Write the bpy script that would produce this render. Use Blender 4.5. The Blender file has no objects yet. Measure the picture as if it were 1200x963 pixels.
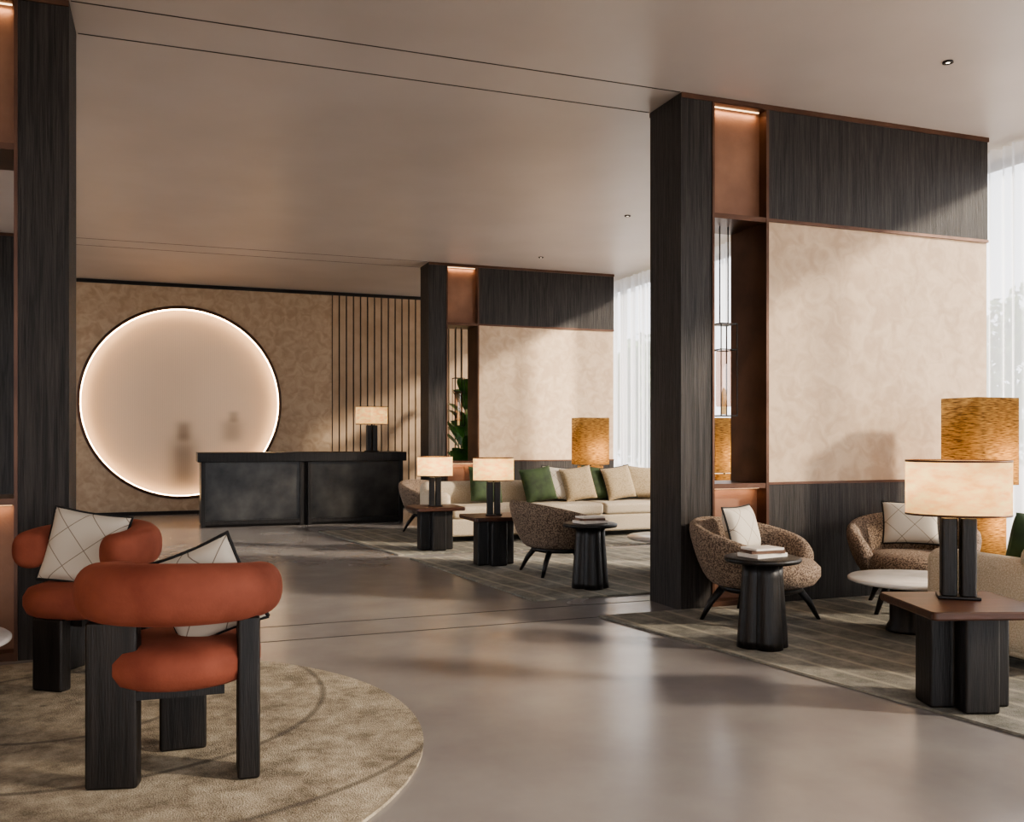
import bpy, math, random
from mathutils import Vector
random.seed(7)
S = bpy.context.scene
HC = 4.03

def hx(h):
    h = h.lstrip('#'); o = []
    for i in (0, 2, 4):
        c = int(h[i:i+2], 16)/255
        o.append(c/12.92 if c <= .04045 else ((c+.055)/1.055)**2.4)
    return (o[0], o[1], o[2], 1)

# ------------------------------------------------------------------ materials
def base_mat(name):
    m = bpy.data.materials.new(name); m.use_nodes = True
    nt = m.node_tree
    return m, nt, nt.nodes['Principled BSDF']

def pm(name, c1, c2, scale=5, rough=.5, metal=0, bump=.1, stretch=(1, 1, 1), bscale=40, bstretch=None,
       lo=.35, hi=.65, sheen=0, detail=6, spec=.5, rvar=0, dist=0):
    m, nt, b = base_mat(name)
    N, L = nt.nodes, nt.links
    tc = N.new('ShaderNodeTexCoord'); mp = N.new('ShaderNodeMapping')
    mp.inputs['Scale'].default_value = stretch
    L.new(tc.outputs['Object'], mp.inputs['Vector'])
    n = N.new('ShaderNodeTexNoise'); n.inputs['Scale'].default_value = scale
    n.inputs['Detail'].default_value = detail; n.inputs['Distortion'].default_value = dist
    L.new(mp.outputs[0], n.inputs['Vector'])
    r = N.new('ShaderNodeValToRGB')
    r.color_ramp.elements[0].position = lo; r.color_ramp.elements[0].color = hx(c1)
    r.color_ramp.elements[1].position = hi; r.color_ramp.elements[1].color = hx(c2)
    L.new(n.outputs['Fac'], r.inputs[0]); L.new(r.outputs[0], b.inputs['Base Color'])
    b.inputs['Roughness'].default_value = rough; b.inputs['Metallic'].default_value = metal
    b.inputs['Specular IOR Level'].default_value = spec
    if sheen:
        b.inputs['Sheen Weight'].default_value = sheen; b.inputs['Sheen Roughness'].default_value = .4
        b.inputs['Sheen Tint'].default_value = hx(c2)
    if rvar:
        n3 = N.new('ShaderNodeTexNoise'); n3.inputs['Scale'].default_value = .8; n3.inputs['Detail'].default_value = 2
        L.new(tc.outputs['Object'], n3.inputs['Vector'])
        mr = N.new('ShaderNodeMapRange'); mr.inputs['To Min'].default_value = rough-rvar
        mr.inputs['To Max'].default_value = rough+rvar
        L.new(n3.outputs['Fac'], mr.inputs['Value']); L.new(mr.outputs[0], b.inputs['Roughness'])
    if bump:
        mp2 = N.new('ShaderNodeMapping'); mp2.inputs['Scale'].default_value = bstretch or stretch
        L.new(tc.outputs['Object'], mp2.inputs['Vector'])
        n2 = N.new('ShaderNodeTexNoise'); n2.inputs['Scale'].default_value = bscale; n2.inputs['Detail'].default_value = 3
        L.new(mp2.outputs[0], n2.inputs['Vector'])
        bp = N.new('ShaderNodeBump'); bp.inputs['Strength'].default_value = bump; bp.inputs['Distance'].default_value = .01
        L.new(n2.outputs['Fac'], bp.inputs['Height']); L.new(bp.outputs[0], b.inputs['Normal'])
    return m

M = {}
M['wood'] = pm('dark_oak', '#191513', '#36312e', 2.4, .5, bump=.45, stretch=(20, 20, .8), bscale=9, bstretch=(22, 22, .6), lo=.36, hi=.66, dist=.7, spec=.3, detail=9)
M['black'] = pm('blackened_wood', '#100e0d', '#24201e', 3, .42, bump=.3, stretch=(12, 12, .8), bscale=12, lo=.35, hi=.7, spec=.35)
M['brown'] = pm('walnut_top', '#2e1b12', '#472b1f', 3, .35, bump=.1, stretch=(1, 8, 8), bscale=14)
M['copper'] = pm('bronze_trim', '#472f24', '#5c4132', 3, .4, metal=.5, bump=.05)
M['copperpanel'] = pm('copper_panel', '#6b4a39', '#8c6852', 2.5, .5, metal=.25, bump=.1, bscale=60, lo=.3, hi=.7)
M['plaster'] = pm('venetian_plaster', '#ad947a', '#c0a88d', 7, .6, bump=.2, bscale=14, detail=10, lo=.36, hi=.64, dist=1.0)
M['slat'] = pm('slat_plaster', '#a99076', '#b89f85', 3, .6, bump=.05)
M['ceil'] = pm('ceiling_paint', '#aba29d', '#b2a9a4', 1.1, .42, bump=.02, bscale=6, detail=4)
M['floor'] = pm('polished_concrete', '#767170', '#85817e', 2.6, .25, bump=.012, bscale=9, detail=6, lo=.25, hi=.75, rvar=.05)
M['coral'] = pm('coral_velvet', '#713c2e', '#8a503f', 5, .8, bump=.12, bscale=90, sheen=.4, lo=.3, hi=.7, spec=.2)
M['boucle'] = pm('brown_boucle', '#4a3c33', '#8f7d6c', 90, .95, bump=.9, bscale=110, detail=2, lo=.4, hi=.6, sheen=.1)
M['sofa'] = pm('cream_weave', '#a89a85', '#c6b9a5', 120, .95, bump=.6, bscale=140, detail=2, lo=.35, hi=.65)
M['darkmetal'] = pm('dark_metal', '#151312', '#252220', 4, .35, metal=.6, bump=.1, bscale=30)
M['deskpanel'] = pm('desk_panel', '#191817', '#42403d', 2.4, .34, metal=.3, bump=.15, bscale=12, detail=9, lo=.35, hi=.7)
M['groove'] = pm('groove_dark', '#1a1513', '#241e1b', 3, .7, bump=0)
M['piping'] = pm('black_piping', '#141414', '#1e1d1c', 20, .8, bump=.2)
M['green'] = pm('green_velvet', '#22301a', '#364726', 8, .8, bump=.1, sheen=.3)
M['beigep'] = pm('beige_linen', '#8b7a60', '#a6957a', 60, .9, bump=.4, bscale=120)
M['marble'] = pm('white_marble', '#c4c0bb', '#dad6d1', 2, .2, bump=0, dist=2)
M['leaf'] = pm('leaf_green', '#264a1e', '#4c7c36', 4, .4, bump=.1)
M['foliage'] = pm('tree_foliage', '#4d6b38', '#8aa566', 3, .7, bump=0)
M['bark'] = pm('tree_bark', '#4a3b2d', '#6a5644', 8, .9, bump=.5)
M['grass'] = pm('outside_paving', '#a39c92', '#b5aea4', 2, .95, bump=.1)
M['paper'] = pm('book_cover', '#c9c0b4', '#d8d0c6', 10, .6, bump=0)
M['bookbrown'] = pm('book_brown', '#5b4334', '#6b5140', 10, .6, bump=0)
M['pot'] = pm('planter_clay', '#3a3330', '#4a423d', 6, .7, bump=.2)
M['frame'] = pm('window_frame', '#2a2725', '#33302d', 6, .5, bump=0)

def emis(name, col, st):
    m, nt, b = base_mat(name)
    b.inputs['Base Color'].default_value = hx(col)
    b.inputs['Emission Color'].default_value = hx(col); b.inputs['Emission Strength'].default_value = st
    return m
M['led'] = emis('led_strip', '#ffdcaa', 26)
M['ledn'] = emis('niche_led', '#ffd4a4', 3)
M['bulb'] = emis('downlight_lens', '#fff0dc', 5)

def shade_mat(name, c1, c2, em, scale, stretch):
    m = bpy.data.materials.new(name); m.use_nodes = True
    nt = m.node_tree; N, L = nt.nodes, nt.links; N.clear()
    out = N.new('ShaderNodeOutputMaterial')
    tc = N.new('ShaderNodeTexCoord'); mp = N.new('ShaderNodeMapping'); mp.inputs['Scale'].default_value = stretch
    L.new(tc.outputs['Object'], mp.inputs[0])
    n = N.new('ShaderNodeTexNoise'); n.inputs['Scale'].default_value = scale; n.inputs['Detail'].default_value = 4
    L.new(mp.outputs[0], n.inputs['Vector'])
    r = N.new('ShaderNodeValToRGB'); r.color_ramp.elements[0].position = .35; r.color_ramp.elements[1].position = .65
    r.color_ramp.elements[0].color = hx(c1); r.color_ramp.elements[1].color = hx(c2)
    L.new(n.outputs['Fac'], r.inputs[0])
    d = N.new('ShaderNodeBsdfDiffuse'); t = N.new('ShaderNodeBsdfTranslucent'); e = N.new('ShaderNodeEmission')
    for x in (d, t, e): L.new(r.outputs[0], x.inputs['Color'])
    e.inputs['Strength'].default_value = em
    mx = N.new('ShaderNodeMixShader'); mx.inputs[0].default_value = .6
    L.new(d.outputs[0], mx.inputs[1]); L.new(t.outputs[0], mx.inputs[2])
    ad = N.new('ShaderNodeAddShader'); L.new(mx.outputs[0], ad.inputs[0]); L.new(e.outputs[0], ad.inputs[1])
    L.new(ad.outputs[0], out.inputs[0])
    return m
M['shade'] = shade_mat('cream_lampshade', '#d2b27e', '#ead0a0', .5, 12, (1, 1, 2.2))
M['rattan'] = shade_mat('rattan_shade', '#4a3724', '#997a4e', .1, 5, (3, 3, 40))

def curtain_mat():
    m = bpy.data.materials.new('sheer_curtain'); m.use_nodes = True
    nt = m.node_tree; N, L = nt.nodes, nt.links; N.clear()
    out = N.new('ShaderNodeOutputMaterial')
    d = N.new('ShaderNodeBsdfDiffuse'); t = N.new('ShaderNodeBsdfTranslucent'); tr = N.new('ShaderNodeBsdfTransparent')
    d.inputs[0].default_value = (.86, .88, .92, 1); t.inputs[0].default_value = (.88, .9, .95, 1)
    a = N.new('ShaderNodeMixShader'); a.inputs[0].default_value = .6
    L.new(d.outputs[0], a.inputs[1]); L.new(t.outputs[0], a.inputs[2])
    b = N.new('ShaderNodeMixShader'); b.inputs[0].default_value = .42
    L.new(a.outputs[0], b.inputs[1]); L.new(tr.outputs[0], b.inputs[2]); L.new(b.outputs[0], out.inputs[0])
    return m
M['curtain'] = curtain_mat()

def glass_mat(name, tint, gl=.06):
    m = bpy.data.materials.new(name); m.use_nodes = True
    nt = m.node_tree; N, L = nt.nodes, nt.links; N.clear()
    out = N.new('ShaderNodeOutputMaterial')
    tr = N.new('ShaderNodeBsdfTransparent'); g = N.new('ShaderNodeBsdfGlossy'); g.inputs['Roughness'].default_value = .05
    tr.inputs[0].default_value = tint
    mx = N.new('ShaderNodeMixShader'); mx.inputs[0].default_value = gl
    L.new(tr.outputs[0], mx.inputs[1]); L.new(g.outputs[0], mx.inputs[2]); L.new(mx.outputs[0], out.inputs[0])
    return m
M['glass'] = glass_mat('window_glass', (.98, .98, .98, 1), .04)
M['pinkglass'] = glass_mat('lantern_glass', (.85, .7, .62, 1), .12)

def pillow_mat():
    m, nt, b = base_mat('patterned_linen'); N, L = nt.nodes, nt.links
    tc = N.new('ShaderNodeTexCoord'); sp = N.new('ShaderNodeSeparateXYZ'); L.new(tc.outputs['Object'], sp.inputs[0])
    def mth(op, a, v=None, bb=None):
        n = N.new('ShaderNodeMath'); n.operation = op
        L.new(a, n.inputs[0])
        if bb is not None: L.new(bb, n.inputs[1])
        elif v is not None: n.inputs[1].default_value = v
        return n.outputs[0]
    s = mth('ADD', sp.outputs[0], bb=sp.outputs[1]); d = mth('SUBTRACT', sp.outputs[0], bb=sp.outputs[1])
    def lines(x, per, off, w):
        f = mth('FRACT', mth('ADD', mth('MULTIPLY', x, 1/per), off))
        return mth('LESS_THAN', mth('ABSOLUTE', mth('SUBTRACT', f, .5)), w)
    l = mth('MAXIMUM', lines(s, .19, .5, .016), bb=lines(d, .23, .3, .013))
    mx = N.new('ShaderNodeMix'); mx.data_type = 'RGBA'
    L.new(l, mx.inputs[0]); mx.inputs[6].default_value = hx('#b8afa1'); mx.inputs[7].default_value = hx('#7a6f64')
    L.new(mx.outputs[2], b.inputs['Base Color']); b.inputs['Roughness'].default_value = .9
    return m
M['pillow'] = pillow_mat()

def rug_mat(name, c1, c2, cl, mode):
    m, nt, b = base_mat(name); N, L = nt.nodes, nt.links
    tc = N.new('ShaderNodeTexCoord')
    n = N.new('ShaderNodeTexNoise'); n.inputs['Scale'].default_value = 4.2; n.inputs['Detail'].default_value = 15; n.inputs['Roughness'].default_value = .82
    L.new(tc.outputs['Object'], n.inputs['Vector'])
    r = N.new('ShaderNodeValToRGB'); r.color_ramp.elements[0].position = .4; r.color_ramp.elements[1].position = .6
    r.color_ramp.elements[0].color = hx(c1); r.color_ramp.elements[1].color = hx(c2)
    L.new(n.outputs['Fac'], r.inputs[0])
    w = N.new('ShaderNodeTexWave'); w.wave_type = 'RINGS' if mode == 'r' else 'BANDS'
    if mode == 'r': w.rings_direction = 'Z'
    w.inputs['Scale'].default_value = .5 if mode == 'r' else 1.35
    w.inputs['Distortion'].default_value = 5 if mode == 'r' else 3.0
    w.inputs['Detail'].default_value = 1; w.inputs['Detail Scale'].default_value = .35 if mode == 'r' else .3
    mp = N.new('ShaderNodeMapping')
    mp.inputs['Rotation'].default_value = (0, 0, math.radians(60 if mode == 'r' else -8))
    mp.inputs['Location'].default_value = (.6, -.4, 0) if mode == 'r' else (0, 0, 0)
    L.new(tc.outputs['Object'], mp.inputs[0]); L.new(mp.outputs[0], w.inputs['Vector'])
    r2 = N.new('ShaderNodeValToRGB')
    r2.color_ramp.elements[0].position = 0.0; r2.color_ramp.elements[0].color = (1, 1, 1, 1)
    r2.color_ramp.elements[1].position = .012 if mode == 'r' else .12; r2.color_ramp.elements[1].color = (0, 0, 0, 1)
    L.new(w.outputs['Fac'], r2.inputs[0])
    mx = N.new('ShaderNodeMix'); mx.data_type = 'RGBA'
    ml = N.new('ShaderNodeMath'); ml.operation = 'MULTIPLY'; ml.inputs[1].default_value = .7 if mode == 'r' else .5
    L.new(r2.outputs[0], ml.inputs[0]); L.new(ml.outputs[0], mx.inputs[0])
    L.new(r.outputs[0], mx.inputs[6]); mx.inputs[7].default_value = hx(cl)
    L.new(mx.outputs[2], b.inputs['Base Color']); b.inputs['Roughness'].default_value = .95
    n2 = N.new('ShaderNodeTexNoise'); n2.inputs['Scale'].default_value = 160; L.new(tc.outputs['Object'], n2.inputs['Vector'])
    bp = N.new('ShaderNodeBump'); bp.inputs['Strength'].default_value = .8; bp.inputs['Distance'].default_value = .01
    L.new(n2.outputs['Fac'], bp.inputs['Height']); L.new(bp.outputs[0], b.inputs['Normal'])
    return m
M['rug1'] = rug_mat('round_rug_pile', '#6b6152', '#aba08c', '#4a423a', 'r')
M['rug2'] = rug_mat('lined_rug_pile', '#5e5c54', '#88847a', '#aaa391', 'b')

def disc_figures_mat():
    m, nt, b = base_mat('disc_painted_figures'); N, L = nt.nodes, nt.links
    tc = N.new('ShaderNodeTexCoord'); sp = N.new('ShaderNodeSeparateXYZ'); L.new(tc.outputs['Object'], sp.inputs[0])
    def m2(op, a, v):
        n = N.new('ShaderNodeMath'); n.operation = op
        if isinstance(a, (int, float)): n.inputs[0].default_value = a
        else: L.new(a, n.inputs[0])
        if isinstance(v, (int, float)): n.inputs[1].default_value = v
        elif v is not None: L.new(v, n.inputs[1])
        return n.outputs[0]
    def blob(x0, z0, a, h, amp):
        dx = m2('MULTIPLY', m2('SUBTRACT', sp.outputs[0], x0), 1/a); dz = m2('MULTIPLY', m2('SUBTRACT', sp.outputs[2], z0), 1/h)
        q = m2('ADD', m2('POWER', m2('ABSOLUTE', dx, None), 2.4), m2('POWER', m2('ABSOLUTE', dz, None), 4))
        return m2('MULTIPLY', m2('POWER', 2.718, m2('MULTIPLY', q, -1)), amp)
    f = blob(.02, -1.08, .24, .45, .6)  # ghostly figure reflections painted into the disc colour as soft dark shapes
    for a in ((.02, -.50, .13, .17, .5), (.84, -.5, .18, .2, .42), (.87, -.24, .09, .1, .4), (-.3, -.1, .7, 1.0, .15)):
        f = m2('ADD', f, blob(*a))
    w = N.new('ShaderNodeTexWave'); w.inputs['Scale'].default_value = 9; w.inputs['Distortion'].default_value = .3
    L.new(tc.outputs['Object'], w.inputs['Vector'])
    f = m2('ADD', f, m2('MULTIPLY', w.outputs['Fac'], .06))
    n = N.new('ShaderNodeTexNoise'); n.inputs['Scale'].default_value = 1.2; L.new(tc.outputs['Object'], n.inputs['Vector'])
    f = m2('ADD', f, m2('MULTIPLY', n.outputs['Fac'], .1))
    mx = N.new('ShaderNodeMix'); mx.data_type = 'RGBA'; mx.clamp_factor = True
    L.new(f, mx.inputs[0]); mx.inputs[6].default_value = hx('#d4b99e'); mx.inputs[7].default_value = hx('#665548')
    L.new(mx.outputs[2], b.inputs['Base Color']); b.inputs['Roughness'].default_value = .6
    L.new(mx.outputs[2], b.inputs['Emission Color']); b.inputs['Emission Strength'].default_value = .3  # low emission stands in for light behind the panel
    return m
M['disc_figures'] = disc_figures_mat()

# ------------------------------------------------------------------ geometry helpers
def link(o, parent=None):
    S.collection.objects.link(o)
    if parent: o.parent = parent
    return o

def grp(name, loc=(0, 0, 0), rot=0, sc=1):
    e = bpy.data.objects.new(name, None); e.empty_display_size = .1
    e.location = loc; e.rotation_euler = (0, 0, math.radians(rot))
    e.scale = sc if isinstance(sc, tuple) else (sc, sc, sc)
    return link(e)

def mobj(name, vs, fs, mat, parent=None, smooth=False, bevel=0, sub=0, loc=(0, 0, 0), rot=(0, 0, 0), seg=3):
    me = bpy.data.meshes.new(name); me.from_pydata([tuple(v) for v in vs], [], fs); me.update()
    o = bpy.data.objects.new(name, me); link(o, parent)
    if mat: me.materials.append(mat)
    o.location = loc; o.rotation_euler = rot
    if smooth or bevel:
        for p in me.polygons: p.use_smooth = True
    if bevel:
        b = o.modifiers.new('bevel', 'BEVEL'); b.width = bevel; b.segments = seg; b.limit_method = 'ANGLE'
        b.angle_limit = math.radians(40)
        w = o.modifiers.new('wn', 'WEIGHTED_NORMAL'); w.keep_sharp = False
    if sub:
        s = o.modifiers.new('sub', 'SUBSURF'); s.levels = sub; s.render_levels = sub
    return o

def box(name, x0, x1, y0, y1, z0, z1, mat, parent=None, bevel=0, seg=2, rotz=0):
    if x0 > x1: x0, x1 = x1, x0
    cx, cy, cz = (x0+x1)/2, (y0+y1)/2, (z0+z1)/2
    a, b, c = (x1-x0)/2, (y1-y0)/2, (z1-z0)/2
    vs = [(sx*a, sy*b, sz*c) for sz in (-1, 1) for sx, sy in ((-1, -1), (1, -1), (1, 1), (-1, 1))]
    fs = [(3, 2, 1, 0), (4, 5, 6, 7), (0, 1, 5, 4), (1, 2, 6, 5), (2, 3, 7, 6), (3, 0, 4, 7)]
    return mobj(name, vs, fs, mat, parent, bevel=bevel, seg=seg, loc=(cx, cy, cz), rot=(0, 0, math.radians(rotz)))

def loft(name, rings, mat, parent=None, smooth=True, cap=True, closed=True, **k):
    n = len(rings[0]); vs = [v for r in rings for v in r]; fs = []
    for i in range(len(rings)-1):
        for j in range(n if closed else n-1):
            a = i*n+j; b = i*n+(j+1) % n
            fs.append((a, b, b+n, a+n))
    if cap:
        fs.append(tuple(reversed(range(n)))); fs.append(tuple(range((len(rings)-1)*n, len(rings)*n)))
    return mobj(name, vs, fs, mat, parent, smooth=smooth, **k)

def lathe(name, prof, mat, parent=None, seg=48, fn=None, **k):
    rings = []
    for r, z in prof:
        rings.append([((r*(fn(2*math.pi*j/seg) if fn else 1))*math.cos(2*math.pi*j/seg),
                       (r*(fn(2*math.pi*j/seg) if fn else 1))*math.sin(2*math.pi*j/seg), z) for j in range(seg)])
    return loft(name, rings, mat, parent, **k)

def sgp(v, p): return math.copysign(abs(v)**p, v)

def tube(name, pts, rads, mat, parent=None, seg=16, flat=1.0, sq=1.0, zmin=None, **k):
    rings = []
    for i, p in enumerate(pts):
        p = Vector(p); a = Vector(pts[max(i-1, 0)]); b = Vector(pts[min(i+1, len(pts)-1)])
        t = (b-a).normalized(); up = Vector((0, 0, 1)) if abs(t.z) < .95 else Vector((1, 0, 0))
        s = t.cross(up).normalized(); u = s.cross(t).normalized()
        r = rads[i] if isinstance(rads, (list, tuple)) else rads
        ring = [p+s*sgp(math.cos(2*math.pi*j/seg), sq)*r*flat+u*sgp(math.sin(2*math.pi*j/seg), sq)*r for j in range(seg)]
        if zmin is not None:
            for v in ring: v.z = max(v.z, zmin)
            if i == len(pts)-1:
                for v in ring: v.z = zmin
        rings.append(ring)
    return loft(name, rings, mat, parent, **k)

def rrect(hx_, hy, r, n=6):
    pts = []
    for cx, cy, a0 in ((hx_-r, hy-r, 0), (-hx_+r, hy-r, 90), (-hx_+r, -hy+r, 180), (hx_-r, -hy+r, 270)):
        for i in range(n+1):
            a = math.radians(a0+90*i/n); pts.append((cx+r*math.cos(a), cy+r*math.sin(a)))
    return pts

def point(name, loc, e, col, parent=None, r=.05):
    l = bpy.data.lights.new(name, 'POINT'); l.energy = e; l.color = hx(col)[:3]; l.shadow_soft_size = r
    o = bpy.data.objects.new(name, l); o.location = loc; return link(o, parent)

def area(name, loc, rot, sx, sy, e, col, parent=None):
    l = bpy.data.lights.new(name, 'AREA'); l.shape = 'RECTANGLE'; l.size = sx; l.size_y = sy; l.energy = e; l.color = hx(col)[:3]
    o = bpy.data.objects.new(name, l); o.location = loc; o.rotation_euler = rot; return link(o, parent)

# ------------------------------------------------------------------ room shell
XL, XR, YB, YF = -4.8, 7.6, -3.0, 17.2
box('floor', XL-.1, XR+.15, YB-.15, YF+.5, -.2, 0, M['floor'])
box('ceiling', XL-.1, XR+.15, YB-.15, YF+.5, HC, HC+.25, M['ceil'])
box('wall_left', XL-.2, XL, YB, 7.1, 0, HC, M['plaster'])

# far wall with round recess
CX, CZ, CR = .27, 1.955, 1.66
def far_wall():
    g = grp('wall_back')
    x0, x1, z0, z1 = XL-CX, 2.87-CX, -CZ, HC-CZ
    angs = [2*math.pi*i/128 for i in range(128)] + [math.atan2(z, x) % (2*math.pi) for x in (x0, x1) for z in (z0, z1)]
    angs.sort(); inner = []; outer = []; back = []
    for a in angs:
        c, s = math.cos(a), math.sin(a)
        k = min([(x1/c if c > 0 else x0/c) if abs(c) > 1e-6 else 1e9, (z1/s if s > 0 else z0/s) if abs(s) > 1e-6 else 1e9])
        inner.append((CR*c, 0, CR*s)); outer.append((k*c, 0, k*s)); back.append((CR*c, .3, CR*s))
    n = len(angs); vs = outer+inner+back
    fs = [(i, n+i, n+(i+1) % n, (i+1) % n) for i in range(n)] + [(n+i, 2*n+i, 2*n+(i+1) % n, n+(i+1) % n) for i in range(n)]
    mobj('plaster_face', vs, fs, M['plaster'], g, loc=(CX, YF, CZ))
    mobj('recess_disc', [(x*1.01, .2, z*1.01) for x, y, z in inner], [tuple(range(n))], M['disc_figures'], g, loc=(CX, YF, CZ))
    def ring(nm, R, r, y, mt):
        rings = []
        for i in range(129):
            a = 2*math.pi*i/128
            rings.append([((R+r*math.cos(b))*math.cos(a), y+r*math.sin(b), (R+r*math.cos(b))*math.sin(a)) for b in [2*math.pi*j/8 for j in range(8)]])
        loft(nm, rings, mt, g, cap=False, loc=(CX, YF, CZ))
    ring('bronze_ring', CR+.005, .026, -.005, M['copper'])
    ring('led_ring', CR-.02, .010, .10, M['led'])
    box('core', XL, XR, YF+.32, YF+.5, 0, HC, M['plaster'], g)
    # slats
    box('slat_backing', 2.87, XR, YF+.02, YF+.06, 0, HC, M['groove'], g)
    vs, fs = [], []
    x = 2.885; p = .132; k = 0
    while x < XR-.12:
        a, b = x, x+p-.024
        for yy in (YF-.012, YF+.02):
            vs += [(a, yy, .06), (b, yy, .06), (b, yy, 3.97), (a, yy, 3.97)]
        q = k*8
        fs += [(q, q+1, q+2, q+3), (q+4, q, q+3, q+7), (q+1, q+5, q+6, q+2), (q+3, q+2, q+6, q+7), (q, q+4, q+5, q+1)]
        k += 1; x += p
    mobj('slats', vs, fs, M['slat'], g)
    return g
far_wall()
box('trim_1', XL, XR, YF-.03, YF-.001, 3.97, HC-.001, M['groove'])
box('baseboard_back', XL, 2.87, YF-.03, YF-.001, .001, .06, M['groove'])

# ceiling and floor grooves
k = 2
for y in (6.275, 6.763, 13.7, 14.19):
    box('trim_%d' % k, -.55 if y < 10 else XL, 3.74, y-.006, y+.006, HC-.002, HC+.01, M['groove']); k += 1
    if y < 10:
        box('trim_%d' % k, -.55, 3.74, y-.007, y+.007, -.01, .0015, M['groove']); k += 1

# window walls
def glazing(name, along, fixed, a0, a1, step):
    g = grp(name)
    def bb(nm, p0, p1, d, z0, z1, mt):
        if along == 'y': box(nm, fixed-d, fixed+d, p0, p1, z0, z1, mt, g)
        else: box(nm, p0, p1, fixed-d, fixed+d, z0, z1, mt, g)
    bb('sill', a0, a1, .04, 0, .08, M['frame']); bb('head', a0, a1, .04, HC-.07, HC, M['frame'])
    a = a0
    i = 0
    while a <= a1+.01:
        bb('mullion_%d' % i, a-.03, a+.03, .04, .08, HC-.07, M['frame']); a += step; i += 1
    bb('glass_pane', a0, a1, .004, .08, HC-.07, M['glass'])
glazing('window_1', 'y', XR, YB, YF, 2.525)
glazing('fill_window_rear', 'x', YB, XL, XR, 2.48)  # unseen glazing behind the camera, added to let in frontal sky fill
glazing('fill_window_left', 'y', XL, 7.1, YF, 2.525)  # unseen left-hand glazing, added to bring light to the far end

def curtain(y0, y1, x=7.2):
    n = int((y1-y0)/.014); vs = []; fs = []
    for i in range(n+1):
        y = y0+(y1-y0)*i/n
        w = .04*math.sin(y*48+1.5*math.sin(y*3.1))+.018*math.sin(y*19)
        vs += [(x+w*.8, y, .02), (x+w, y, HC-.02)]
    for i in range(n): fs.append((2*i, 2*i+2, 2*i+3, 2*i+1))
    mobj('sheer_curtain', vs, fs, M['curtain'], smooth=True)
curtain(-2.8, 6.9); curtain(7.15, 12.35); curtain(13.0, 17.1)

# outside
box('ground_outside', -30, 60, -30, 50, -.5, -.25, M['grass'])
def tree(x, y, h, seed):
    rnd = random.Random(seed); g = grp('garden_tree', (x, y, -.25))
    tube('trunk', [(0, 0, 0), (.05, 0, h*.3), (-.05, .05, h*.6)], [.16, .12, .07], M['bark'], g, seg=10)
    vs, fs = [], []
    for i in range(2600):
        u = Vector((rnd.gauss(0, 1), rnd.gauss(0, 1), rnd.gauss(0, 1))).normalized()*rnd.uniform(.5, 1)
        c = Vector((u.x*1.5, u.y*1.5, h*.62+u.z*h*.42))
        a = Vector((rnd.uniform(-1, 1), rnd.uniform(-1, 1), rnd.uniform(-1, 1))).normalized()*.13
        b = a.cross(Vector((rnd.uniform(-1, 1), rnd.uniform(-1, 1), rnd.uniform(-1, 1)))).normalized()*.07
        q = len(vs); vs += [c-a, c+b, c+a, c-b]; fs.append((q, q+1, q+2, q+3))
    mobj('canopy', vs, fs, M['foliage'], g)
for i, (x, y) in enumerate(((11.2, 20.2), (14, 25.5), (17.5, 14.5))):
    tree(x, y, 4.0+(i % 3)*.4, i)

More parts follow.
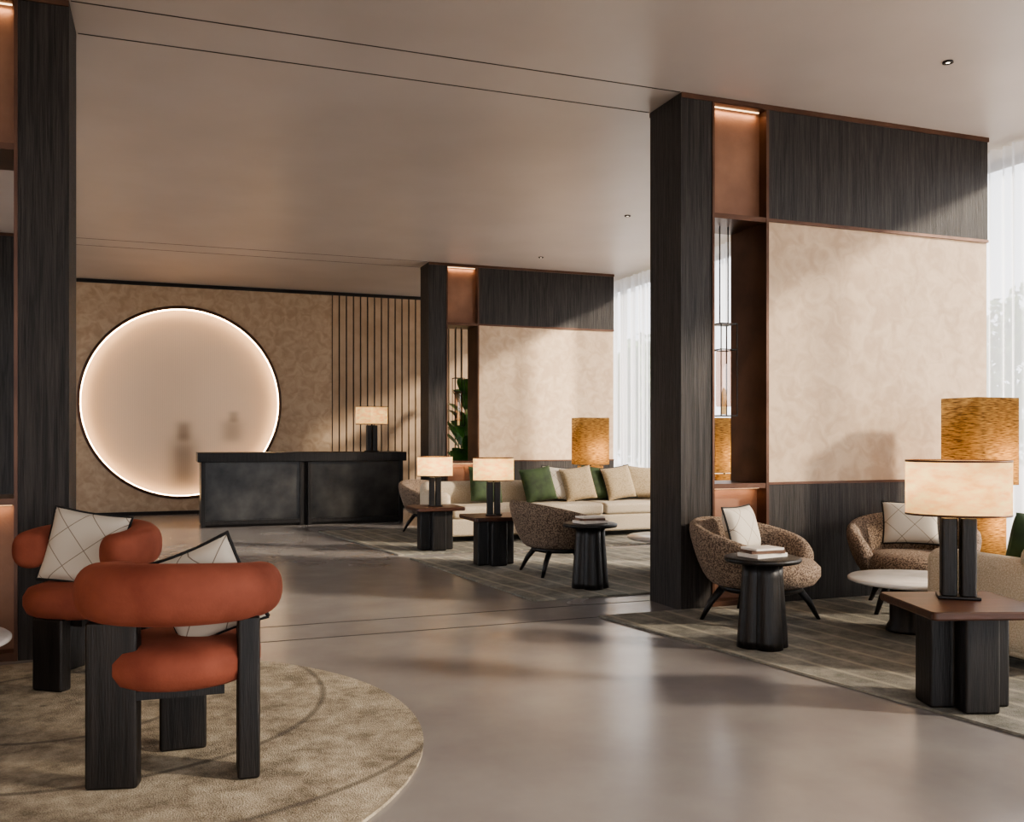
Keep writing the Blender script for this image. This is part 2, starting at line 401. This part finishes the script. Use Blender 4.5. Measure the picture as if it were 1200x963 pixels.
# partitions
def partition(xc, y0, d, L=3.15, T=.488):
    g = grp('wall_partition')
    X = lambda s: xc+d*s
    y1 = y0+T; zt = HC-.002
    W, C, CP, P = M['wood'], M['copper'], M['copperpanel'], M['plaster']
    box('post', X(0), X(.28), y0, y1, 0, zt, W, g)
    box('jamb_inner', X(.28), X(.30), y0-.008, y1+.008, 0, zt, C, g)
    box('jamb_outer', X(.785), X(.81), y0-.008, y1+.008, 0, zt, C, g)
    for nm, z0, z1 in (('rail_upper', 3.08, 3.12), ('rail_lower', .94, .98), ('rail_top', 3.985, zt), ('rail_base', 0, .05)):
        box(nm, X(.30), X(.785), y0-.004, y1+.004, z0, z1, C, g)
    box('upper_panel', X(.30), X(.785), y0+.09, y1-.09, 3.12, 3.985, CP, g)
    box('lower_panel', X(.30), X(.785), y0+.12, y1-.12, .05, .94, CP, g)
    for yy in (y0+.07, y1-.07):
        box('niche_led_strip', X(.32), X(.765), yy-.006, yy+.006, 3.978, 3.985, M['ledn'], g)
        box('niche_led_strip', X(.32), X(.765), yy-.006, yy+.006, .934, .941, M['ledn'], g)
    area('niche_light', (X(.54), y0+.06, 3.96), (math.radians(20), 0, 0), .42, .03, 1.0, '#ffd4a8', g)
    area('niche_light', (X(.54), y0+.07, .92), (math.radians(20), 0, 0), .42, .03, .7, '#ffd4a8', g)
    box('lower_wood', X(.81), X(L), y0, y1, 0, .965, W, g)
    box('plaster_panel', X(.81), X(L), y0+.012, y1-.012, .965, 3.10, P, g)
    box('upper_wood', X(.81), X(L), y0, y1, 3.10, 3.99, W, g)
    box('trim_low', X(.81), X(L+.005), y0-.008, y1+.008, .965, .985, C, g)
    box('trim_mid', X(.81), X(L+.005), y0-.008, y1+.008, 3.09, 3.115, C, g)
    box('trim_top', X(0), X(L+.005), y0-.012, y1+.012, 3.99, zt, C, g)
    h = grp('hanging_lantern', (X(.55), y0+T/2, 0))
    for sx in (-.04, .04):
        box('rod', sx-.004, sx+.004, -.004, .004, 2.28, 3.08, M['darkmetal'], h)
    q = .08
    for z in (1.52, 2.06):
        for a, b, c, e in ((-q, q, -q, -q+.008), (-q, q, q-.008, q), (-q, -q+.008, -q, q), (q-.008, q, -q, q)):
            box('frame_bar', a, b, c, e, z, z+.009, M['darkmetal'], h)
    box('cap', -q, q, -q, q, 2.27, 2.28, M['darkmetal'], h)
    for a in (-q, q-.008):
        for c in (-q, q-.008):
            box('frame_post', a, a+.008, c, c+.008, 1.52, 2.28, M['darkmetal'], h)
    lathe('glass_cylinder', [(.06, 1.6), (.065, 1.62), (.065, 2.04), (.06, 2.06)], M['pinkglass'], h, seg=24)
    lathe('candle_bulb', [(.018, 1.535), (.02, 1.68), (.012, 1.74), (.001, 1.76)], M['shade'], h, seg=12)
partition(3.747, 6.275, 1)
partition(3.76, 13.7, 1)
partition(-.56, 6.275, -1)
partition(-1.8, 13.7, -1, L=2.9)

# downlights
for y in (5.10, 10.0, 12.76, 0.5):
    g = grp('ceiling_downlight', (5.23, y, HC))
    lathe('ring', [(.036, -.0), (.038, -.01), (.02, -.012), (.018, -.002)], M['groove'], g, seg=24)
    lathe('lens', [(.016, -.003), (.014, -.008)], M['bulb'], g, seg=20)

# rugs
def rug(name, pts, mat, h=.014, loc=(0, 0, 0)):
    loft(name, [[(x, y, 0.001) for x, y in pts], [(x, y, h) for x, y in pts]], mat, loc=loc, smooth=False)
rug('round_rug', [(1.74*math.cos(2*math.pi*i/128), 1.74*math.sin(2*math.pi*i/128)) for i in range(128)], M['rug1'], loc=(-.62, 4.4, 0))
rug('area_rug', [(3.95, 1.2), (6.85, 1.2), (6.85, 6.26), (3.03, 6.26)], M['rug2'])
rug('area_rug', [(2.82, 7.04), (6.85, 7.04), (6.85, 9.98), (2.52, 9.98)], M['rug2'])
rug('area_rug', [(2.47, 10.3), (6.85, 10.3), (6.85, 13.3), (2.03, 13.3)], M['rug2'])
RZ = .0145

# ------------------------------------------------------------------ furniture
def pillow(name, parent, loc, rot, w=.44, h=.44, t=.14, mat=None, piping=True):
    n = 20; vs = []; fs = []
    def shp(u, v):
        k = 1-.07*(1-abs(v)**2)*abs(u)**6; l = 1-.07*(1-abs(u)**2)*abs(v)**6
        return u*w/2*k, v*h/2*l
    def th(u, v): return t/2*max(0, (1-u**4))**.6*max(0, (1-v**4))**.6
    for side in (1, -1):
        for i in range(n+1):
            for j in range(n+1):
                u, v = -1+2*i/n, -1+2*j/n; x, y = shp(u, v); vs.append((x, y, side*th(u, v)))
    m = (n+1)**2
    for i in range(n):
        for j in range(n):
            a = i*(n+1)+j; fs.append((a, a+n+1, a+n+2, a+1)); fs.append((m+a, m+a+1, m+a+n+2, m+a+n+1))
    r = tuple(math.radians(x) for x in rot)
    o = mobj(name, vs, fs, mat or M['pillow'], parent, smooth=True, loc=loc, rot=r)
    if piping:
        pts = []
        for a, b, c, d in ((-1, -1, 1, -1), (1, -1, 1, 1), (1, 1, -1, 1), (-1, 1, -1, -1)):
            for i in range(12):
                q = i/12; x, y = shp(a+(c-a)*q, b+(d-b)*q); pts.append((x, y, 0))
        pts.append(pts[0])
        tube('piping', pts, .008, M['piping'], o, seg=8)
    return o

def coral_chair(loc, face, off=0):
    g = grp('coral_armchair', loc, face)     # faces local +X
    R, r = .29, .104
    pts, rad = [], []
    a0, a1 = 70+off, 290+off
    N = 44
    def P(a):
        c = math.cos(math.radians(a-off)); a = math.radians(a)
        return Vector((R*math.cos(a), R*math.sin(a)*1.03, .722-.022*c))
    def T(a, s): a = math.radians(a); return Vector((-math.sin(a), math.cos(a), 0))*s
    for i in range(10):
        ph = math.radians(90*(1-i/10)); pts.append(P(a0)+T(a0, -1)*r*.55*math.sin(ph)); rad.append(max(.004, r*max(0, math.cos(ph))**.55))
    for i in range(N+1):
        b = math.sin(math.pi*i/N)
        pts.append(P(a0+(a1-a0)*i/N)); rad.append(r*(1+.12*b))
    for i in range(1, 11):
        ph = math.radians(90*i/10); pts.append(P(a1)+T(a1, 1)*r*.55*math.sin(ph)); rad.append(max(.004, r*max(0, math.cos(ph))**.55))
    tube('back_roll', pts, rad, M['coral'], g, seg=32, flat=.92, sq=.86)
    prof = [(.001, .365), (.16, .365), (.25, .37), (.29, .39), (.308, .43), (.308, .475), (.285, .515), (.23, .533), (.001, .542)]
    lathe('seat_cushion', prof, M['coral'], g, seg=56)
    box('seat_frame', -.2, .2, -.16, .16, .335, .368, M['black'], g)
    def leg(nm, ang, rr, w, d, yaw, top):
        a = math.radians(ang)
        x, y = rr*math.cos(a), rr*math.sin(a)
        box(nm, x-w/2, x+w/2, y-d/2, y+d/2, 0, top, M['black'], g, bevel=.012, rotz=yaw)
    leg('leg_front', 0, .24, .075, .19, 0, .38)
    leg('leg_side', 121, .285, .19, .075, 90-12, .635)
    leg('leg_rear', 239, .292, .085, .17, 90, .635)
    return g
cA = coral_chair((.06, 3.98, RZ), 88, -20)
pillow('throw_pillow', cA, (-.07, -.09, .715), (78, 22, 66), .38, .38)
cB = coral_chair((-.42, 5.62, RZ), 232)
pillow('throw_pillow', cB, (-.02, -.02, .72), (76, 9, 110), .43, .41)

def tub_chair(loc, face, pil=True):
    g = grp('boucle_armchair', loc, face)
    rings = []
    N = 40; A = 126; F = 1.05
    for i in range(N+1):
        th = -A+2*A*i/N; s = abs(th)/A
        h = .73-.19*s**1.7-.06*max(0, (s-.85)/.15)**2
        back = math.cos(math.radians(th))*.03
        a = math.radians(180+th); k = F*(1+.05*(1-s))
        prof = [(.29, .25), (.35, .28), (.41, .40), (.445+back, h-.09), (.445+back, h-.02), (.405+back, h+.005), (.355+back, h-.03), (.335+back, h-.09), (.315, .44), (.28, .30)]
        rings.append([(r*k*math.cos(a), r*F*1.04*math.sin(a), z) for r, z in prof])
    loft('shell', rings, M['boucle'], g, sub=1)
    lathe('seat_cushion', [(.001, .26), (.25, .26), (.32, .285), (.36, .34), (.36, .40), (.32, .44), (.2, .455), (.001, .46)], M['boucle'], g, seg=48, loc=(.07, 0, 0))
    lathe('base_ring', [(.001, .215), (.27, .215), (.30, .225), (.30, .262), (.001, .262)], M['black'], g, seg=40)
    for q, an in enumerate((42, 138, 222, 318)):
        a = math.radians(an); c, s = math.cos(a), math.sin(a)
        tube('leg_%d' % q, [(.25*c, .25*s, .26), (.36*c, .36*s, .13), (.43*c, .43*s, 0)], [.03, .024, .017], M['black'], g, seg=14, zmin=.0005)
    if pil:
        pillow('throw_pillow', g, (-.15, .0, .655), (74, 0, 90), .42, .34)
    return g
tub_chair((4.08, 5.72, RZ), -62)
tub_chair((5.43, 5.64, RZ), 232)
tub_chair((3.66, 8.40, RZ), 0, False)
tub_chair((3.55, 12.65, RZ), -60, False)

def round_side(loc, books=True):
    g = grp('round_side_table', loc)
    lathe('top', [(.001, .535), (.2, .535), (.232, .54), (.242, .552), (.24, .568), (.225, .573), (.001, .573)], M['black'], g, seg=64,
          fn=lambda t: 1+.008*math.sin(7*t)+.005*math.sin(11*t))
    lob = lambda t: .78+.30*abs(math.cos(2*t+.3))**.6
    lathe('petal_base', [(.155, 0), (.152, .05), (.138, .25), (.125, .45), (.122, .54)], M['black'], g, seg=96, fn=lob)
    if books:
        b = grp('book_stack', (0, 0, 0)); b.parent = g
        box('book_1', -.13, .13, -.09, .09, .574, .598, M['paper'], b, rotz=10)
        box('book_2', -.115, .115, -.08, .08, .5985, .618, M['bookbrown'], b, rotz=-8)
        box('book_3', -.11, .11, -.078, .078, .6185, .632, M['paper'], b, rotz=4)
    return g
round_side((3.57, 4.98, RZ)); round_side((3.53, 7.46, RZ))

def square_side(loc, rot):
    g = grp('square_side_table', loc, rot)
    pr = rrect(.295, .295, .03)
    loft('top', [[(x*.985, y*.985, .472) for x, y in pr], [(x, y, .48) for x, y in pr], [(x, y, .505) for x, y in pr], [(x*.985, y*.985, .512) for x, y in pr]], M['brown'], g, smooth=False)
    a, w = .2, .085
    cr = [(a, -w), (a, w), (w, w), (w, a), (-w, a), (-w, w), (-a, w), (-a, -w), (-w, -w), (-w, -a), (w, -a), (w, -w)]
    loft('cruciform_base', [[(x, y, 0) for x, y in cr], [(x, y, .472) for x, y in cr]], M['black'], g, smooth=False, bevel=.015)
    return g
def table_lamp(loc, rot=0, sc=1, e=9):
    g = grp('table_lamp', loc, rot, sc)
    box('foot', -.1, .1, -.075, .075, 0, .015, M['darkmetal'], g, bevel=.004)
    for i, (x, y) in enumerate(((-.045, -.03), (.045, -.03), (-.045, .03), (.045, .03))):
        pr = rrect(.038, .027, .014, 4)
        loft('column_%d' % i, [[(px+x, py+y, .015) for px, py in pr], [(px+x, py+y, .41) for px, py in pr]], M['black'], g, smooth=False, bevel=.004)
    lathe('stem', [(.012, .41), (.012, .50)], M['darkmetal'], g, seg=12)
    o = 64
    el = lambda k, z: [(.25*k*math.cos(2*math.pi*j/o), .17*k*math.sin(2*math.pi*j/o), z) for j in range(o)]
    loft('shade', [el(1, .425), el(1, .70)], M['shade'], g, cap=False)
    for z in (.422, .695):
        loft('rim', [el(.985, z), el(1.006, z), el(1.006, z+.01), el(.985, z+.01)], M['copper'], g, cap=False)
    lathe('bulb', [(.001, .50), (.028, .52), (.032, .55), (.02, .59), (.001, .60)], M['shade'], g, seg=16)
    point('lamp_light', (0, 0, .56), e, '#ffd49c', g, .04)
    return g
square_side((3.74, 3.56, RZ), -18); table_lamp((3.80, 3.64, RZ+.513), -40, 1, 12)
square_side((3.23, 9.2, RZ), 0); table_lamp((3.23, 9.2, RZ+.513), -15, .86, 12)
square_side((3.0, 10.65, RZ), 0); table_lamp((3.0, 10.65, RZ+.513), -10, .84, 12)

def floor_lamp(loc, rot=0, sc=1):
    g = grp('rattan_floor_lamp', loc, rot, sc)
    box('foot', -.15, .15, -.15, .15, 0, .03, M['darkmetal'], g, bevel=.006)
    lathe('stem', [(.015, .03), (.015, 1.3)], M['darkmetal'], g, seg=12)
    for nm, h, z0, z1 in (('lower_shade', .17, .38, .93), ('upper_shade', .24, .95, 1.65)):
        pr = rrect(h, h*.8, .05)
        loft(nm, [[(x, y, z0) for x, y in pr], [(x, y, z1) for x, y in pr]], M['rattan'], g, cap=False)
        box(nm+'_spider', -h+.005, h-.005, -.006, .006, z0+.02, z0+.03, M['darkmetal'], g)
    point('lamp_light', (0.06, 0, 1.14), 21, '#ffd6a2', g, .04)
    point('lamp_light', (0.06, 0, .62), 11, '#ffd6a2', g, .04)
floor_lamp((6.2, 5.72, RZ)); floor_lamp((5.87, 12.4, RZ), 0, .98); floor_lamp((6.4, 9.7, RZ), 0, .95)

def rbox(name, x0, x1, y0, y1, z0, z1, mat, g, bev=.05):
    return box(name, x0, x1, y0, y1, z0, z1, mat, g, bevel=bev, seg=5)

def sofa(loc, rot, L, D=.9):
    g = grp('cream_sofa', loc, rot)   # faces +Y
    h = L/2
    rbox('base', -h+.03, h-.03, -D/2+.03, D/2-.02, .07, .30, M['sofa'], g, .04)
    n = 3 if L > 2.4 else 2
    w = (L-.40)/n
    for i in range(n):
        rbox('seat_cushion_%d' % i, -h+.20+i*w+.004, -h+.20+(i+1)*w-.004, -D/2+.2, D/2, .295, .45, M['sofa'], g, .05)
    rbox('back', -h, h, -D/2, -D/2+.22, .09, .74, M['sofa'], g, .09)
    for nm, a, b in (('arm_1', -h, -h+.2), ('arm_2', h-.2, h)):
        rbox(nm, a, b, -D/2+.02, D/2, .09, .64, M['sofa'], g, .085)
    for i, (x, y) in enumerate(((-h+.12, -D/2+.12), (h-.12, -D/2+.12), (-h+.12, D/2-.12), (h-.12, D/2-.12))):
        box('foot_%d' % i, x-.03, x+.03, y-.03, y+.03, 0, .075, M['black'], g)
    return g
s1 = sofa((5.55, 4.15, RZ), 0, 2.1)
pillow('green_pillow', s1, (-.63, -.04, .67), (74, 0, 172), .42, .46, .15, M['green'], False)
pillow('beige_pillow', s1, (.2, -.12, .65), (74, 0, 185), .44, .42, .14, M['beigep'], False)
s2 = sofa((4.97, 11.62, RZ), 180, 3.6)
for i, (x, mt, pp, dz) in enumerate(((.95, 'green', False, 12), (.22, 'green', False, 10), (-.12, 'pillow', True, -10), (-.38, 'beigep', False, 6), (-.72, 'green', False, -6), (-1.0, 'beigep', True, 10), (-1.38, 'beigep', False, -8))):
    pillow(('green' if mt == 'green' else 'beige')+'_pillow', s2, (x, -.15+.08*(i % 2), .69), (72, 6*(-1)**i, 180+dz), .5, .48, .15, M[mt], pp)

def coffee(loc, r=.44):
    g = grp('marble_coffee_table', loc)
    lathe('top', [(.001, .33), (r-.03, .33), (r, .343), (r, .356), (r-.012, .365), (.001, .365)], M['marble'], g, seg=72, fn=lambda t: 1+.03*math.cos(2*t+1))
    lathe('drum_base', [(.19, 0), (.19, .02), (.165, .06), (.165, .33)], M['black'], g, seg=72, fn=lambda t: .86+.16*abs(math.cos(2*t))**.7)
coffee((4.84, 5.02, RZ), .42); coffee((4.68, 7.98, RZ), .44); coffee((-1.22, 5.12, RZ), .5)

# low side table with amber lamp in the left bay
round_side((-1.36, 12.1, 0), False)
g = grp('amber_table_lamp', (-1.17, 12.1, .575))
lathe('amber_body', [(.04, 0), (.1, .03), (.12, .12), (.1, .22), (.045, .27), (.03, .31)], M['rattan'], g, seg=28)
lathe('neck', [(.03, .31), (.034, .36)], M['darkmetal'], g, seg=16)
point('lamp_light', (0, 0, .14), 3, '#ffd090', g, .03)

# reception desk
def desk():
    g = grp('reception_desk', (0, 0, 0))
    x0, x1, y0, y1 = .48, 3.53, 14.4, 15.15
    box('counter_top', x0-.05, x1+.05, y0-.04, y1+.04, .975, 1.115, M['black'], g, bevel=.008)
    box('plinth', x0+.04, x1-.04, y0+.05, y1-.05, 0, .07, M['groove'], g)
    box('core', x0+.02, x1-.02, y0+.06, y1-.02, .07, .975, M['groove'], g)
    xm = (x0+x1)/2
    for i, (a, b) in enumerate(((x0, xm-.03), (xm+.03, x1))):
        box('stile_%da' % i, a, a+.06, y0, y0+.07, .0, .975, M['black'], g, bevel=.004)
        box('stile_%db' % i, b-.06, b, y0, y0+.07, .0, .975, M['black'], g, bevel=.004)
        box('rail_%d' % i, a+.06, b-.06, y0, y0+.07, .04, .10, M['black'], g)
        box('inset_panel_%d' % i, a+.06, b-.06, y0+.035, y0+.06, .10, .975, M['deskpanel'], g)
    box('end_panel_1', x0, x0+.03, y0+.07, y1, .04, .975, M['black'], g)
    box('end_panel_2', x1-.03, x1, y0+.07, y1, .04, .975, M['black'], g)
desk()
table_lamp((3.1, 14.75, 1.116), 0, 1.03, 12)

# indoor plants behind the far niche
def plant(x, y, seed, H):
    rnd = random.Random(seed); g = grp('potted_banana_plant', (x, y, 0))
    lathe('planter', [(.16, 0), (.2, .05), (.23, .4), (.22, .42), (.2, .42), (.19, .36), (.001, .36)], M['pot'], g, seg=32)
    for i in range(30):
        a = rnd.uniform(0, 6.283); h = H*rnd.uniform(.25, .85); ln = rnd.uniform(.5, .8); wd = rnd.uniform(.08, .12); out = rnd.uniform(.3, .7)
        c, s = math.cos(a), math.sin(a)
        tube('stalk', [(.03*c, .03*s, .36), (.08*c, .08*s, h*.6+.1), (.16*c, .16*s, h+.1)], [.016, .012, .007], M['leaf'], g, seg=8)
        vs, fs = [], []; n = 12
        for k in range(n+1):
            q = k/n; rr = .16+out*ln*q; z = h+.1+ln*(q*.85-.8*q*q*out)
            w = wd*math.sin(math.pi*min(1, q*.93+.05))**.7
            for sd, dz in ((-1, .025), (0, 0), (1, .025)):
                vs.append((rr*c-sd*w*s, rr*s+sd*w*c, z+dz*w*8))
        for k in range(n):
            for e in (0, 1): fs.append((k*3+e, k*3+e+1, k*3+e+4, k*3+e+3))
        mobj('leaf', vs, fs, M['leaf'], g, smooth=True)
plant(4.8, 15.05, 3, 2.35); plant(5.2, 16.1, 5, 2.6); plant(6.5, 15.4, 9, 2.2)

# ------------------------------------------------------------------ light
w = bpy.data.worlds.new('sky'); S.world = w; w.use_nodes = True
bg = w.node_tree.nodes['Background']; bg.inputs[0].default_value = (.93, .95, 1, 1); bg.inputs[1].default_value = 4.0
sl = bpy.data.lights.new('sun', 'SUN'); sl.energy = 16; sl.angle = math.radians(5); sl.color = (1, .87, .70)
so = bpy.data.objects.new('sun', sl); link(so)
so.rotation_euler = Vector((-.819, .574, -.41)).to_track_quat('-Z', 'Y').to_euler()
try:
    S.view_settings.look = 'AgX - Medium High Contrast'
except Exception as ex:
    print('look', ex)

# ------------------------------------------------------------------ camera
cd = bpy.data.cameras.new('camera'); cam = bpy.data.objects.new('camera', cd); link(cam)
cam.location = (0, 0, 1.35); cam.rotation_euler = (math.radians(90), 0, math.radians(-20.49))
cd.sensor_width = 36; cd.lens = 32.52; cd.shift_y = .0254; cd.clip_start = .05; cd.clip_end = 200
S.camera = cam
